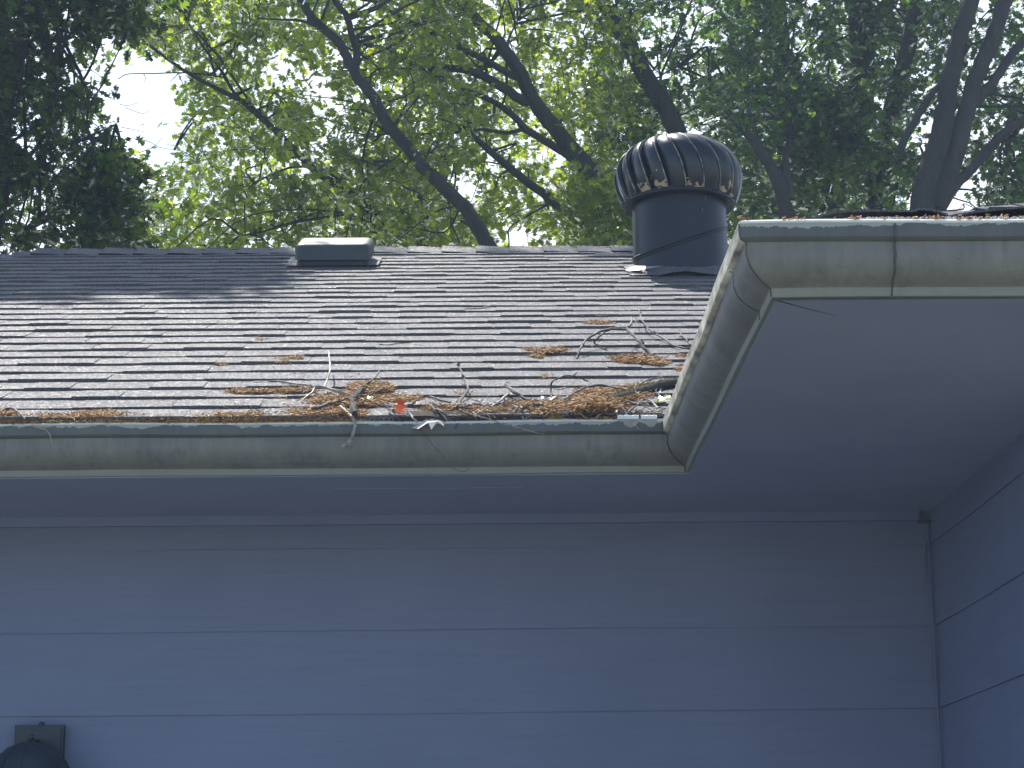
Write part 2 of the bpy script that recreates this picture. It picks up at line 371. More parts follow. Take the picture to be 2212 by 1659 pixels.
# shingled slopes ------------------------------------------------------
EXP = .143
def slope(name, O, u, v, umin, umax, tmax, parent, detail=True, seed=1):
    R = random.Random(seed); m = MB()
    O = np.array(O, float); u = np.array(u, float); v = np.array(v, float); nn = np.cross(u, v); nn /= np.linalg.norm(nn)
    def P(a, t, h): return O+u*a+v*t+nn*h
    K = int(math.ceil(tmax/EXP))
    for k in range(K):
        t0 = k*EXP; t1 = min(t0+EXP*1.12, tmax+.02); a0, a1 = umin(t0), umax(t0)
        b0, b1 = umin(min(t1, tmax)), umax(min(t1, tmax))
        if a1-a0 < .02: continue
        ph = [R.uniform(0, 6.3) for _ in range(4)]
        def wt(a): return .0022*math.sin(a*2.3+ph[0])+.0014*math.sin(a*6.1+ph[1])
        def wh(a): return .0009*math.sin(a*3.7+ph[2])+.0006*math.sin(a*9.5+ph[3])
        step = .1 if detail else 1.0
        def strip(x0, x1, hb, ht, dt, tn, sk=0.0):
            n = max(1, int(math.ceil((x1-x0)/step))); vs = []; fs = []
            for i in range(n+1):
                s = i/n; a = x0+(x1-x0)*s; ab = a
                at = a+sk*(1-2*s)
                at = min(max(at, b0), b1)
                jb = wt(a)-dt; hh = max(.002, hb+wh(a))
                vs += [P(ab, t0+jb, hh-hb*.96), P(ab, t0+jb, hh), P(at, t1, ht)]
            for i in range(n):
                q = i*3; fs += [(q, q+3, q+4, q+1), (q+1, q+4, q+5, q+2)]
            fs += [(0, 1, 2), (n*3+1, n*3, n*3+2)]
            m.add(vs, fs, tn)
        # base layer in pieces, so that each shingle has its own shade
        a = a0
        while a < a1-.005:
            w = min(R.uniform(.6, 1.0), a1-a); strip(a, a+w, .0062, .0006, 0, R.uniform(.3, .7)); a += w
        a = a0+R.uniform(0, .2)
        while a < a1-.06:
            w = R.uniform(.08, .26); w = min(w, a1-a)
            strip(a, a+w, .0084+R.uniform(-.0010, .0014), .0012, R.uniform(0, .004), R.uniform(.3, .9), .005)
            a += w+(R.uniform(.06, .24) if R.random() < .8 else .004)
    return m.build(name, SHINGLE, parent)
roof = MB()
YE = YI+.012; ze = RZ+(YE-RY)*TS       # eave edge of the main roof
XE0 = XL+.012
half = RIDGET*CS
R0 = slope('roof', (XE0, YE, ze), (1, 0, 0), (0, CS, SS), lambda t: t*CS, lambda t: 7.2, RIDGET, house, True, 3)
R0['label'] = 'sunlit main roof slope of grey laminated shingles'
YR, ZR = YE+half, ze+RIDGET*SS
slope('roof', (XE0, YE+2*half, ze), (0, -1, 0), (CS, 0, SS), lambda t: t*CS, lambda t: 2*half-t*CS, RIDGET, house, True, 4)
slope('roof', (7.2+1, YE+2*half, ze), (-1, 0, 0), (0, -CS, SS), lambda t: 0, lambda t: 8.2-XE0-t*CS, RIDGET, house, False, 5)
# wing roof: front slope hipped at the outer corner, left slope down to the return gutter
zw = ZL+.010; WX, WY = XI+.088, YO+.088
wh_ = 2.55
R1 = slope('roof', (WX, WY, zw), (1, 0, 0), (0, CS, SS), lambda t: t*CS, lambda t: 2*wh_-t*CS, wh_/CS, house, True, 6)
R1['label'] = 'nearer wing roof slope seen edge-on above the right gutter'
slope('roof', (WX, 9.0, zw), (0, -1, 0), (CS, 0, SS), lambda t: max(0, 9.0-(YE+.1+t*CS)), lambda t: 9.0-WY-t*CS, wh_/CS, house, True, 7)
# ridge and hip caps
def caps(p0, p1, na, nb, parent, name, exp=.14, lift=None, seed=2):
    """overlapping cap shingles from p0 to p1; wa,wb: down-slope unit vectors of the two sides"""
    R = random.Random(seed); m = MB(); p0 = np.array(p0, float); p1 = np.array(p1, float); L = np.linalg.norm(p1-p0); u = (p1-p0)/L
    wa = np.cross(u, na); wa = wa/np.linalg.norm(wa)*(-1 if wa[2] > 0 else 1)
    wb = np.cross(u, nb); wb = wb/np.linalg.norm(wb)*(-1 if wb[2] > 0 else 1)
    n = int(L/exp); upv = np.array([0, 0, 1.])
    for k in range(n):
        q = p0+u*(k*exp); ln = exp*1.5; lf = (lift(k) if lift else 0)+R.uniform(0, .004)
        vs = []; fs = []; prof = [(-.145, -.001), (-.09, .003), (-.03, .006), (0, .010), (.03, .006), (.09, .003), (.145, -.001)]
        for s in range(4):
            f_ = s/3; h = .012+lf*(math.sin(math.pi*min(1, f_*1.4+.25)))-f_*.009
            for d_, dh in prof:
                w = wa if d_ < 0 else wb
                b = q+u*(ln*f_)+w*abs(d_)+upv*(dh+h+(R.uniform(-.001, .001)))
                vs.append(b)
        c = len(prof)
        for s in range(3):
            for j in range(c-1): fs.append((s*c+j, s*c+j+1, (s+1)*c+j+1, (s+1)*c+j))
        base = len(vs)
        for d_, dh in prof:
            w = wa if d_ < 0 else wb; vs.append(q+w*abs(d_)+upv*(dh+.001))
        for j in range(c-1): fs.append((base+j, base+j+1, j+1, j))
        m.add(vs, fs, R.uniform(.1, .9))
    return m.build(name, SHINGLE, parent)
xr0 = XE0+half
caps((xr0-.02, YR, ZR), (7.2, YR, ZR), (0, -SS, CS), (0, SS, CS), R0, 'ridge_cap')
hd = np.array([-1, -1, -TS])/math.sqrt(2+TS*TS)
caps((XE0, YE, ze), (xr0+.06, YR+.06, ZR+.012), (0, -SS, CS), (-SS, 0, CS), R0, 'hip_cap', lift=lambda k: .004)
caps((WX+.02, WY+.02, zw-.004), (WX+wh_, WY+wh_, zw+wh_*TS), (0, -SS, CS), (-SS, 0, CS), R1, 'hip_cap', lift=lambda k: -.004)
# two lifted shingle edges above the right gutter
def curled(pxs, Y0, Y1):
    m = MB(); v = []; n = len(pxs)
    for px, py in pxs:
        a = atY(px, py, Y0); b = a+np.array([0, Y1-Y0, .02]); v += [a, b, a-np.array([0, 0, .004]), b-np.array([0, 0, .004])]
    f = []
    for i in range(n-1):
        k = i*4; f += [(k, k+4, k+5, k+1), (k+2, k+3, k+7, k+6), (k, k+2, k+6, k+4)]
    m.add(v, f, .6); return m.build('lifted_shingle', SHINGLE, R1)
curled([(1752,472),(1775,463),(1800,457),(1835,453),(1880,452),(1930,453),(1975,453),(1985,449),(2010,450),(2030,455),(2048,462)], 3.42, 3.60)
curled([(2040,467),(2070,461),(2110,455),(2160,449),(2212,445),(2290,440),(2400,432)], 3.46, 3.70)

# ---------------------------------------------------------------- turbine vent
def zroof(Y): return RZ+(Y-RY)*TS
TY = 7.62; tx = atY(1470, 560, TY)[0]; tz = zroof(TY)
vent = empty('turbine_vent', (tx, TY, tz), 'black round turbine vent with ribbed spinning head and flaking paint, standing on the roof', 'roof vent')
zh = atY(1470, 446, TY)[2]; rd = .176
m = MB(); m.lathe([(rd, -.09), (rd, zh-tz)], (tx, TY, tz), 64); m.build('duct', DUCT, vent, smooth=True)
m = MB(); zb = atY(1470, 524, TY)[2]
ring = [(tx+(rd+.001)*math.cos(a), TY+(rd+.001)*math.sin(a), zb+.061*math.cos(a)+.040*math.sin(a)) for a in np.linspace(0, 2*math.pi, 73)]
m.tube(ring, .0045, 6, cap=False)
ring = [(x, y, z-.012) for x, y, z in ring]; m.tube(ring, .003, 6, cap=False); m.build('swivel_seam', DUCT, vent, smooth=True)
m = MB()
for px, py, l in ((1548, 470, .05), (1540, 478, .012)):
    c = atY(px, py, TY-.12); m.box((c[0]-.002, c[1]-.03, c[2]-l/2), (c[0]+.002, c[1]+.0, c[2]+l/2))
x2 = tx+.08*1.0; a = math.radians(-62)
m = MB(); m.tube([(tx+(rd+.001)*math.cos(a), TY+(rd+.001)*math.sin(a), zh-.03), (tx+(rd+.001)*math.cos(a), TY+(rd+.001)*math.sin(a), zh-.005)], .002, 5); m.build('drip_mark', SEAM, vent)
m = MB(); m.tube([(tx+(rd+.001)*math.cos(a-.09), TY+(rd+.001)*math.sin(a-.09), zh-.075), (tx+(rd+.001)*math.cos(a-.09), TY+(rd+.001)*math.sin(a-.09), zh-.06)], .003, 5); m.build('rivet', SEAM, vent)
m = MB(); fl = .205; nr = np.array([0, -SS, CS])
def rp(x, Y, h): return np.array([x, Y, zroof(Y)])+nr*h
n = 9; v = []; 
for i in range(n):
    for j in range(n):
        x = tx+fl*(2*i/(n-1)-1); y = TY+fl*.93*(2*j/(n-1)-1); r = math.hypot(x-tx, y-TY); h = .012+max(0, .02-(r-rd)*.5 if r < rd+.04 else 0)
        v.append(rp(x, y, h+.002*math.sin(i*2.1+j)))
m.add(v, [(i*n+j, (i+1)*n+j, (i+1)*n+j+1, i*n+j+1) for i in range(n-1) for j in range(n-1)]); m.build('flashing', SHINGLE, vent)
m = MB(); c = rp(tx-.170, TY-.12, .018); m.add([c+np.array(q) for q in ((-.045,.02,.012),(-.01,.03,.03),(.05,-.045,.006),(.09,-.075,.0),(.0,-.03,-.004),(-.035,-.0,.004))], [(0,5,4,2,1),(4,3,2)]); m.build('flashing_corner', FLASH, vent)
# head: a base ring, overlapping curved blades, a top plate
def m_blade():
    m_, nt, pb, out = mat('turbine_blade_paint'); z = objz(nt)[2]
    base = ramp(nt, noise(nt, 6, 4), [(.3, (.008, .012, .02)), (.7, (.018, .024, .036))])
    rag = noise(nt, 38, 5); t = tint(nt)
    f = math_(nt, 'ADD', math_(nt, 'MULTIPLY', rag, 1.3), math_(nt, 'MULTIPLY', z, -5.2))   # peel concentrates at the foot of the blades
    f = math_(nt, 'ADD', f, math_(nt, 'MULTIPLY', t, .38))
    pe = ramp(nt, f, [(.0, (0,)*3), (.001, (0,)*3), (.98, (0,)*3), (1.0, (1,)*3)])
    k = nt.nodes[-1] if False else None
    mm = N(nt, 'ShaderNodeMath', operation='GREATER_THAN'); nt.links.new(f, mm.inputs[0]); mm.inputs[1].default_value = PEEL
    c = mix(nt, mm.outputs[0], base, (.42, .33, .22)); nt.links.new(c, pb.inputs['Base Color'])
    pb.inputs['Roughness'].default_value = .28; return m_
PEEL = -5.2*(zh-tz)+.92
BLADE = m_blade()
head = MB(); rb = .203; hh = .262
head.lathe([(rd-.004, .004), (rb+.002, 0), (rb+.005, .004), (rb+.005, .018), (rb-.002, .021), (rd-.004, .02)], (tx, TY, zh-.004), 64)
ho = head.build('turbine_head', DUCT, vent, smooth=False)
def meri(s):                                   # meridian of the globe, s 0 (foot) .. 1 (top plate)
    a = -.50+s*(math.pi/2+.50-.32)
    r = .226*math.cos(a)**.78; z = .105+.158*math.sin(a)*(1.0 if a > 0 else 1.28); return r, z
m = MB(); r_, z_ = meri(1.0); m.lathe([(0, z_+.012), (r_*.5, z_+.010), (r_+.008, z_+.002), (r_+.008, z_-.004)], (tx, TY, zh), 40); m.lathe([(0, z_+.022), (.018, z_+.02), (.02, z_+.008)], (tx, TY, zh), 12); m.build('top_plate', BLADE, ho, smooth=True)
NB = 20; proto = None
def blade_mb(k):
    m = MB(); D = 2*math.pi/NB; ns, nu = 16, 6; v = []; th0 = k*D
    for i in range(ns+1):
        s = i/ns; r, z = meri(s); tw = .46*s**1.3
        for j in range(nu+1):
            q = j/nu; ang = th0-tw+q*D*1.12; b = -.020+.034*q**.8+.008*math.sin(q*math.pi)
            rr = r*(1+0*q)+b*(.4+.6*math.sin(math.pi*min(1, s+.15)))
            v.append((rr*math.cos(ang), rr*math.sin(ang), z))
        ang = th0-tw+D*1.12+.004; rr2 = rr-.016           # folded rim
        v.append((rr2*math.cos(ang), rr2*math.sin(ang), z))
    c = nu+2; f = [(i*c+j, i*c+j+1, (i+1)*c+j+1, (i+1)*c+j) for i in range(ns) for j in range(c-1)]
    V = np.array(v)+np.array([tx, TY, zh]); m.add(V, f, random.random()); return m
EDGE = m_simple('worn_rim', (.03, .035, .035), (.42, .40, .32), 38, .3, bs=0)
for k in range(NB):
    b = blade_mb(k); o = b.build('blade', BLADE, ho, smooth=True)
    V = b.v[0]; c = 8; ln = [V[i*c+6] for i in range(17)]
    # bright worn bead on the rim belongs to the blade's own mesh: join as second material
    mm = MB(); mm.tube(ln, .0022, 5); me = o.data
    off = WORLDLOC[o.name]; nv = len(me.vertices); me2v = (np.concatenate(mm.v)-off)
    vv = [tuple(x.co) for x in me.vertices]+[tuple(x) for x in me2v]; ff = [tuple(p.vertices) for p in me.polygons]+[tuple(i+nv for i in q) for q in mm.f]
    npoly = len(me.polygons); tv = b.t[0]
    nm = bpy.data.meshes.new('blade'); nm.from_pydata(vv, [], ff); nm.materials.append(BLADE); nm.materials.append(EDGE)
    at = nm.attributes.new('tint', 'FLOAT', 'FACE'); at.data.foreach_set('value', np.full(len(ff), tv, dtype=np.float32))
    for i, p in enumerate(nm.polygons):
        p.use_smooth = True
        if i >= npoly: p.material_index = 1
    o.data = nm
# ---------------------------------------------------------------- low box vent
BY = atR(718, 581)[1]; bx0 = atY(636, 560, BY)[0]; bx1 = atY(801, 560, BY)[0]; bc = (bx0+bx1)/2; bz = zroof(BY)
bv = empty('box_vent', (bc, BY, bz), 'low rounded rectangular vent box with sunlit top, sitting below the ridge', 'roof vent')
ztop = atY(718, 526, BY)[2]; zmid = atY(718, 561, BY)[2]
def rbox(m, x0, x1, y0, y1, z0, z1, r, seg=4, topr=.018):
    ring = []
    for cx, cy, a0 in ((x1-r, y0+r, -90), (x1-r, y1-r, 0), (x0+r, y1-r, 90), (x0+r, y0+r, 180)):
        for i in range(seg+1):
            a = math.radians(a0+90*i/seg); ring.append((cx, cy, r, a))
    lev = [(0, z0)]+[(topr*(1-math.cos(b)), z1-topr+topr*math.sin(b)) for b in np.linspace(0, math.pi/2, 6)]+[(topr+.02, z1+.001)]
    v = []
    for ins, z in lev:
        for cx, cy, rr, a in ring:
            q = max(.001, rr-ins); v.append((cx+q*math.cos(a)*1.0-(0 if rr > ins else (ins-rr)*np.sign(math.cos(a))), cy+q*math.sin(a)-(0 if rr > ins else (ins-rr)*np.sign(math.sin(a))), z))
    n = len(ring); f = []
    for l in range(len(lev)-1):
        for k in range(n): f.append((l*n+k, l*n+(k+1) % n, (l+1)*n+(k+1) % n, (l+1)*n+k))
    f.append(tuple((len(lev)-1)*n+k for k in range(n))); m.add(v, f)
def shear(m):
    for q in m.v: q[:, 2] += (q[:, 1]-BY)*TS
m = MB(); rbox(m, bx0, bx1, BY-.01, BY+.27, zmid, ztop, .035, topr=.022); shear(m); m.build('hood', BOXV, bv, smooth=True)
m = MB(); rbox(m, bx0+.006, bx1-.004, BY, BY+.24, bz-.02, zmid+.004, .03, topr=.004); m.build('collar', DUCT, bv)
m = MB(); v = [rp(bx0-.035, BY-.005, .014), rp(bx1+.03, BY-.005, .016), rp(bx1+.03, BY+.30, .016), rp(bx0-.035, BY+.30, .018)]; m.add(v, [(0,1,2,3)]); m.build('flashing', SHINGLE, bv)
m = MB(); c = rp(bx0-.004, BY+.005, .02); m.add([c+np.array(q) for q in ((-.02,-.01,-.002),(.004,-.014,-.002),(.002,.0,.018),(-.006,.0,.012))], [(0,1,2,3)]); m.build('flashing_corner', FLASH, bv)
# ---------------------------------------------------------------- wall light
lx0 = atY(38, 1590, YW)[0]; lx1 = atY(143, 1590, YW)[0]; lzt = atY(90, 1568, YW)[2]
lm = empty('wall_light', ((lx0+lx1)/2, YW-.012, lzt-.13), 'dark metal wall lantern with square backplate and domed hood, mounted on the siding', 'wall light')
m = MB(); rbx = []; m.box((lx0, YW-.034, lzt-.14), (lx1, YW-.0115, lzt)); m.box((lx0+.006, YW-.038, lzt-.134), (lx1-.006, YW-.0345, lzt-.006)); m.build('backplate', LAMP, lm)
hc = atY(66, 1604, YW-.12)
m = MB(); m.lathe([(0, .02), (.006, .018), (.008, .010), (.004, .004), (.02, -.001), (.035, -.006), (.055, -.016), (.072, -.030), (.084, -.045), (.092, -.062), (.099, -.072), (.102, -.080), (.097, -.080), (.06, -.05), (0, -.03)], (hc[0], hc[1], hc[2]), 40)
hd_ = m.build('hood', LAMP, lm, smooth=True)
m = MB()
for k in range(12):
    a = k*math.pi/6; m.tube([(hc[0]+r*math.cos(a), hc[1]+r*math.sin(a), hc[2]+z+.001) for r, z in ((.02,-.001),(.055,-.016),(.084,-.045),(.099,-.072))], .0016, 5)
m.build('hood_rib', LAMP, hd_)
m = MB(); m.box((hc[0]-.007, YW-.10, hc[2]-.004), (hc[0]+.007, YW-.039, hc[2]+.010)); m.build('arm', LAMP, lm)
m = MB(); m.lathe([(0, .008), (.006, .006), (.008, 0), (.008, -.004)], ((lx0+lx1)/2+.004, YW-.028, lzt), 12); m.build('finial', LAMP, lm)
m = MB(); m.lathe([(.0, -.075), (.055, -.075), (.052, -.19), (0, -.19)], hc, 24); m.build('glass', GLASS, lm, smooth=True)
m = MB(); m.lathe([(.0, -.19), (.06, -.19), (.062, -.20), (.03, -.215), (0, -.22)], hc, 24); m.build('bottom_cap', LAMP, lm, smooth=True)

# ---------------------------------------------------------------- trees behind the roof
LEAFV = np.array([(0,0,0), (.10,.18,.01),(.38,.22,.05),(.16,.36,.01),(.50,.56,.06),(.15,.58,.0),(.30,.86,.05),(0,1.0,.02),
                  (-.30,.86,.05),(-.15,.58,0),(-.50,.56,.06),(-.16,.36,.01),(-.38,.22,.05),(-.10,.18,.01),(0,.62,-.02),(0,.30,-.02)], float)
LEAFT = np.array([(0,1,15),(0,15,13),(1,2,3),(1,3,15),(3,4,5),(3,5,14),(3,14,15),(5,6,7),(5,7,14),(14,7,9),(7,8,9),(9,10,11),(14,9,11),(15,14,11),(11,12,13),(15,11,13)], int)
def leaves(centres, dirs, size, sm_bias=0.0):
    """one lobed leaf at each centre, its tip toward dirs; returns verts, tris"""
    n = len(centres); d = dirs/np.linalg.norm(dirs, axis=1)[:, None]
    r = rng.normal(size=(n, 3)); r[:, 2] += 1.7
    x = np.cross(d, r); x /= np.linalg.norm(x, axis=1)[:, None]+1e-9; z = np.cross(x, d)
    s = size*rng.uniform(.65, 1.25, n); fold = rng.uniform(-1, 2.5, n)
    L = LEAFV[None]*np.ones((n, 1, 1)); L[:, :, 2] = L[:, :, 2]*fold[:, None]-.12*L[:, :, 1]**2*rng.uniform(0, 2, n)[:, None]
    V = centres[:, None]+s[:, None, None]*(L[:, :, 0:1]*x[:, None]+L[:, :, 1:2]*d[:, None]+L[:, :, 2:3]*z[:, None])
    T = LEAFT[None]+(np.arange(n)*16)[:, None, None]
    return V.reshape(-1, 3), T.reshape(-1, 3)
def shadow_ok(P, allow):
    """True where a clump does not throw its shade on the part of the roof that is sunlit in the photograph"""
    k = (P[2]-(RZ+(P[1]-RY)*TS))/(SUN[2]-SUN[1]*TS); h = P-SUN*k
    if k > 0 and 4.4 < h[1] < 8.75 and -2.6 < h[0] < 2.4:
        if h[1] > 7.0+.9*(h[0]+1.15)+(0.25*math.sin(h[0]*9)) and h[0] < -.75: return True
        if h[1] > 8.05+.2*math.sin(h[0]*7): return random.random() < .6
        return allow
    return True
# holes in the leaf cover where sky shows (centre, radii in photo pixels, how empty)
GAPS = [(310,170,72,52,1),(345,250,62,62,1),(300,215,55,80,1),(240,100,38,38,.75),(340,330,42,30,.9),(612,150,42,58,.85),(585,110,30,40,.5),(985,392,24,44,.95),
        (850,420,18,20,.7),(770,200,35,22,.5),(290,480,40,45,.6),(590,430,22,40,.6),(800,500,20,20,.7),(1425,160,42,22,.75),(1320,40,26,30,.6),
        (1350,120,24,30,.6),(1440,175,22,22,.7),(1560,320,30,20,.7),(1575,50,18,26,.7),(1340,250,22,14,.6),(1140,290,12,20,.5),(1960,430,28,14,.8),(2010,90,30,60,.4),
        (1975,290,34,50,.5),(1780,280,14,30,.7),(1620,350,22,40,.5),(430,90,40,22,.45),(700,300,40,25,.5),(560,300,50,25,.4),(1090,120,25,15,.4),(860,90,30,20,.4),
        (15,500,18,25,.7),(200,330,14,10,.6),(150,140,22,14,.5),(1240,480,40,16,.5),(2190,250,20,50,.4),(1890,160,18,40,.5)]
def gap(px, py):
    k = 0
    for cx, cy, rx, ry, s in GAPS:
        q = ((px-cx)/rx)**2+((py-cy)/ry)**2
        if q < 1.0: k = max(k, s if s >= .75 else s*.6)
    return k
def px_r(w, Y): return w/2/F*Y*1.03
def tree(label, kind, Y, base, limbs, zones, leafmat, lsize, nclump, group=None, cat='tree', dense=34):
    """limbs: list of (list of (px,py), width0, width1 [, Y1]); base: ground x,y; zones: (px0,px1,py0,py1,Y0,Y1,weight)"""
    t = empty(kind, (base[0], base[1], 0), label, cat, group)
    tm = MB(); segs = []
    for li, lb in enumerate(limbs):
        pts, w0, w1 = lb[:3]; Ya = lb[3] if len(lb) > 3 else Y; Yb = lb[4] if len(lb) > 4 else Ya
        n = len(pts); P = []
        for i, (a, b) in enumerate(pts):
            y = Ya+(Yb-Ya)*i/max(1, n-1); P.append(atY(a, b, y))
        S = spline(P, 5); m_ = len(S)
        rad = [px_r(w0+(w1-w0)*i/(m_-1), Ya) for i in range(m_)]
        if li == 0:      # down to the ground
            b0 = np.array([base[0], base[1], -.1]); q = S[0]; drop = [b0, b0*.5+q*.5+np.array([(q[0]-b0[0])*-.08, 0, 0])]
            D = spline([b0, drop[1], q], 6)[:-1]; S = np.concatenate([D, S]); r0 = rad[0]
            rad = [r0*(1.9-.9*i/(len(D)-1)) for i in range(len(D))]+rad
        else:
            pass
        wob = rng.normal(size=(len(S), 3))*np.array(rad)[:, None]*.07
        tm.tube(S+wob, rad, 9 if w0 > 14 else 6, random.random(), jit=.05); segs.append((S, rad))
    AP = np.concatenate([s for s, _ in segs]); 
    C_, n = [], 0; tot = sum(z[6] for z in zones)
    for z in zones:
        want = int(nclump*z[6]/tot); got = 0; tries = 0
        while got < want and tries < want*12:
            tries += 1
            a = random.uniform(z[0], z[1]); b = random.uniform(z[2], z[3]); y = random.uniform(z[4], z[5])
            g_ = gap(a, b)
            if g_ and random.random() < g_*1.0: got += 1 if random.random() < .7 else 0; continue
            p = atY(a, b, y)
            if not shadow_ok(p, random.random() < .03): got += 1; continue
            C_.append(p); got += 1
    C_ = np.array(C_)
    # thin twigs from the nearest limb, and the leaves on small side shoots
    LC, LD = [], []; bm_ = MB()
    for p in C_:
        dd = np.linalg.norm(AP-p-np.array([0, 0, -.3]), axis=1); j = int(np.argmin(dd)); a = AP[j]
        L = dd[j]
        j = min(len(AP)-1, max(0, j+random.randint(-4, 4))); a = AP[j]; L = float(np.linalg.norm(a-p)); gq = gap(*proj((a+p)/2))
        gq = max(gq, gap(*proj(p)), gap(*proj(a*.66+p*.34)), gap(*proj(a*.33+p*.67)))
        if .25 < L < 1.6 and random.random() < .24 and gq < .3:
            m1 = a*.66+p*.34+rng.normal(size=3)*.09*L+np.array([0, 0, .08*L]); m2 = a*.33+p*.67+rng.normal(size=3)*.07*L+np.array([0, 0, .05*L]); r = .003+.005*min(1, L)
            bm_.tube(spline([a, m1, m2, p], 3), np.linspace(r*1.4, r*.35, 10), 4, .5, cap=False)
        ns = 5
        for q in range(ns):
            d = rng.normal(size=3); d[2] *= .6; d /= np.linalg.norm(d); ln = random.uniform(.10, .30)
            nl = dense//ns; tt = rng.uniform(.25, 1.0, nl)
            if random.random() < .6 and gap(*proj(p+d*ln)) < .6: bm_.tube([p, p+d*ln*.5+np.array([0, 0, .01]), p+d*ln], [.003, .0025, .0015], 3, .5, cap=False)
            LC.append(p+d*ln*tt[:, None]+rng.normal(size=(nl, 3))*.02)
            dr = d*.7+rng.normal(size=(nl, 3))*.75+np.array([0, 0, -.22]); LD.append(dr)
    LC = np.concatenate(LC); LD = np.concatenate(LD)
    # keep the clear sky openings clear
    v = LC-CAM; zz = v@fw; PX = W/2+F*(v@rt)/zz; PY = H/2-F*(v@up)/zz; keep = np.ones(len(LC), bool)
    for cx, cy, rx, ry, s in GAPS:
        if s >= .75: keep &= ~((((PX-cx)/(rx*.9))**2+((PY-cy)/(ry*.9))**2 < 1) & (rng.random(len(LC)) < .86*s))
    LC, LD = LC[keep], LD[keep]
    V, T = leaves(LC, LD, lsize); tn = np.repeat(np.clip(rng.normal(.5, .28, len(LC)), 0, 1), len(LEAFT))
    tk = tm.build('trunk', BARK, t, smooth=True); bm_.build('twigs', BARK, tk)
    bulk('crown', V, T, tn, leafmat, t); return t
LF_MID = m_leaf('oak_leaf', (.022,.055,.010), (.05,.105,.018), (.28,.44,.012), (.78,.90,.06), tr=.6)
LF_DARK = m_leaf('dark_oak_leaf', (.010,.028,.014), (.022,.05,.022), (.04,.10,.02), (.30,.46,.05), tr=.5, sp=.4)
LF_RIGHT = m_leaf('maple_leaf', (.014,.045,.028), (.032,.08,.042), (.08,.19,.04), (.42,.66,.08), tr=.56, sp=.7)
GRP = 'broadleaf trees behind the roof'
def bx(px, Y, off=0): return (atY(px, 600, Y)[0]+off, Y)
T_, B_ = -260, 620
# dark tree at the left
tree('dense dark tree filling the left edge, its crown shading the roof corner', 'oak_tree', 11.5, bx(-60, 11.5, -.3),
     [([(-40,620),(0,430),(10,250),(40,120),(60,30),(75,-120)], 40, 26), ([(110,300),(112,200),(105,90),(75,0),(60,-80)], 16, 12), ([(112,190),(95,100),(65,10),(35,-60)], 16, 10),
      ([(10,260),(60,180),(110,110),(170,60)], 9, 3), ([(20,400),(110,350),(180,300),(250,270)], 9, 3), ([(30,520),(120,440),(200,400),(270,390)], 10, 3),
      ([(200,350),(235,375),(300,382),(350,392)], 6, 2), ([(205,350),(235,390),(240,400)], 4, 2), ([(110,90),(150,40),(160,37)], 5, 3)],
     [(-700,215,T_,B_,10.8,12.6,8), (-700,150,-700,T_,10.8,13,5), (-700,215,T_,B_,11.6,13,4), (-120,330,-980,-560,10.8,12.6,6), (200,275,330,560,10.8,12,1), (180,300,-100,80,11,12,.8)], LF_DARK, .062, 1900, GRP)
# long low limb tree
tree('tree with a long straight limb rising leftward above the low box vent', 'oak_tree', 15.0, bx(1180, 15.0, .2),
     [([(960,548),(927,540),(891,524),(858,498),(822,469),(778,436),(745,411),(694,378),(647,335),(600,287),(564,255),(527,222),(473,193),(429,171),(382,142),(338,109),(300,80)], 27, 5),
      ([(564,255),(509,204),(473,145),(447,113),(420,70),(380,0)], 9, 4), ([(484,167),(436,160),(386,157),(327,159),(276,160),(255,171)], 3.5, 2), ([(310,159),(314,168),(312,178)], 2, 1.2),
      ([(386,157),(375,170),(366,177)], 2.2, 1.2), ([(778,436),(720,380),(640,360),(560,390),(520,420)], 8, 3),
      ([(750,462),(700,470),(618,484),(570,500),(520,509)], 8, 3), ([(891,524),(860,520),(800,500),(760,505)], 6, 3),
      ([(270,232),(290,240),(310,245),(324,238)], 1.6, 1), ([(258,225),(275,228),(300,222)], 1.5, 1), ([(262,275),(290,280),(312,285)], 1.5, 1), ([(290,300),(320,305),(345,318),(385,325)], 2, 1), ([(300,330),(330,318),(350,298)], 1.8, 1)],
     [(270,660,60,B_,14.8,17,5), (250,700,T_,80,14.8,17.5,3), (640,1000,380,B_,15,17,2), (100,700,-700,T_,14.5,17,1.2), (250,800,-1260,-1000,14,15,1.6)], LF_MID, .063, 880, GRP)
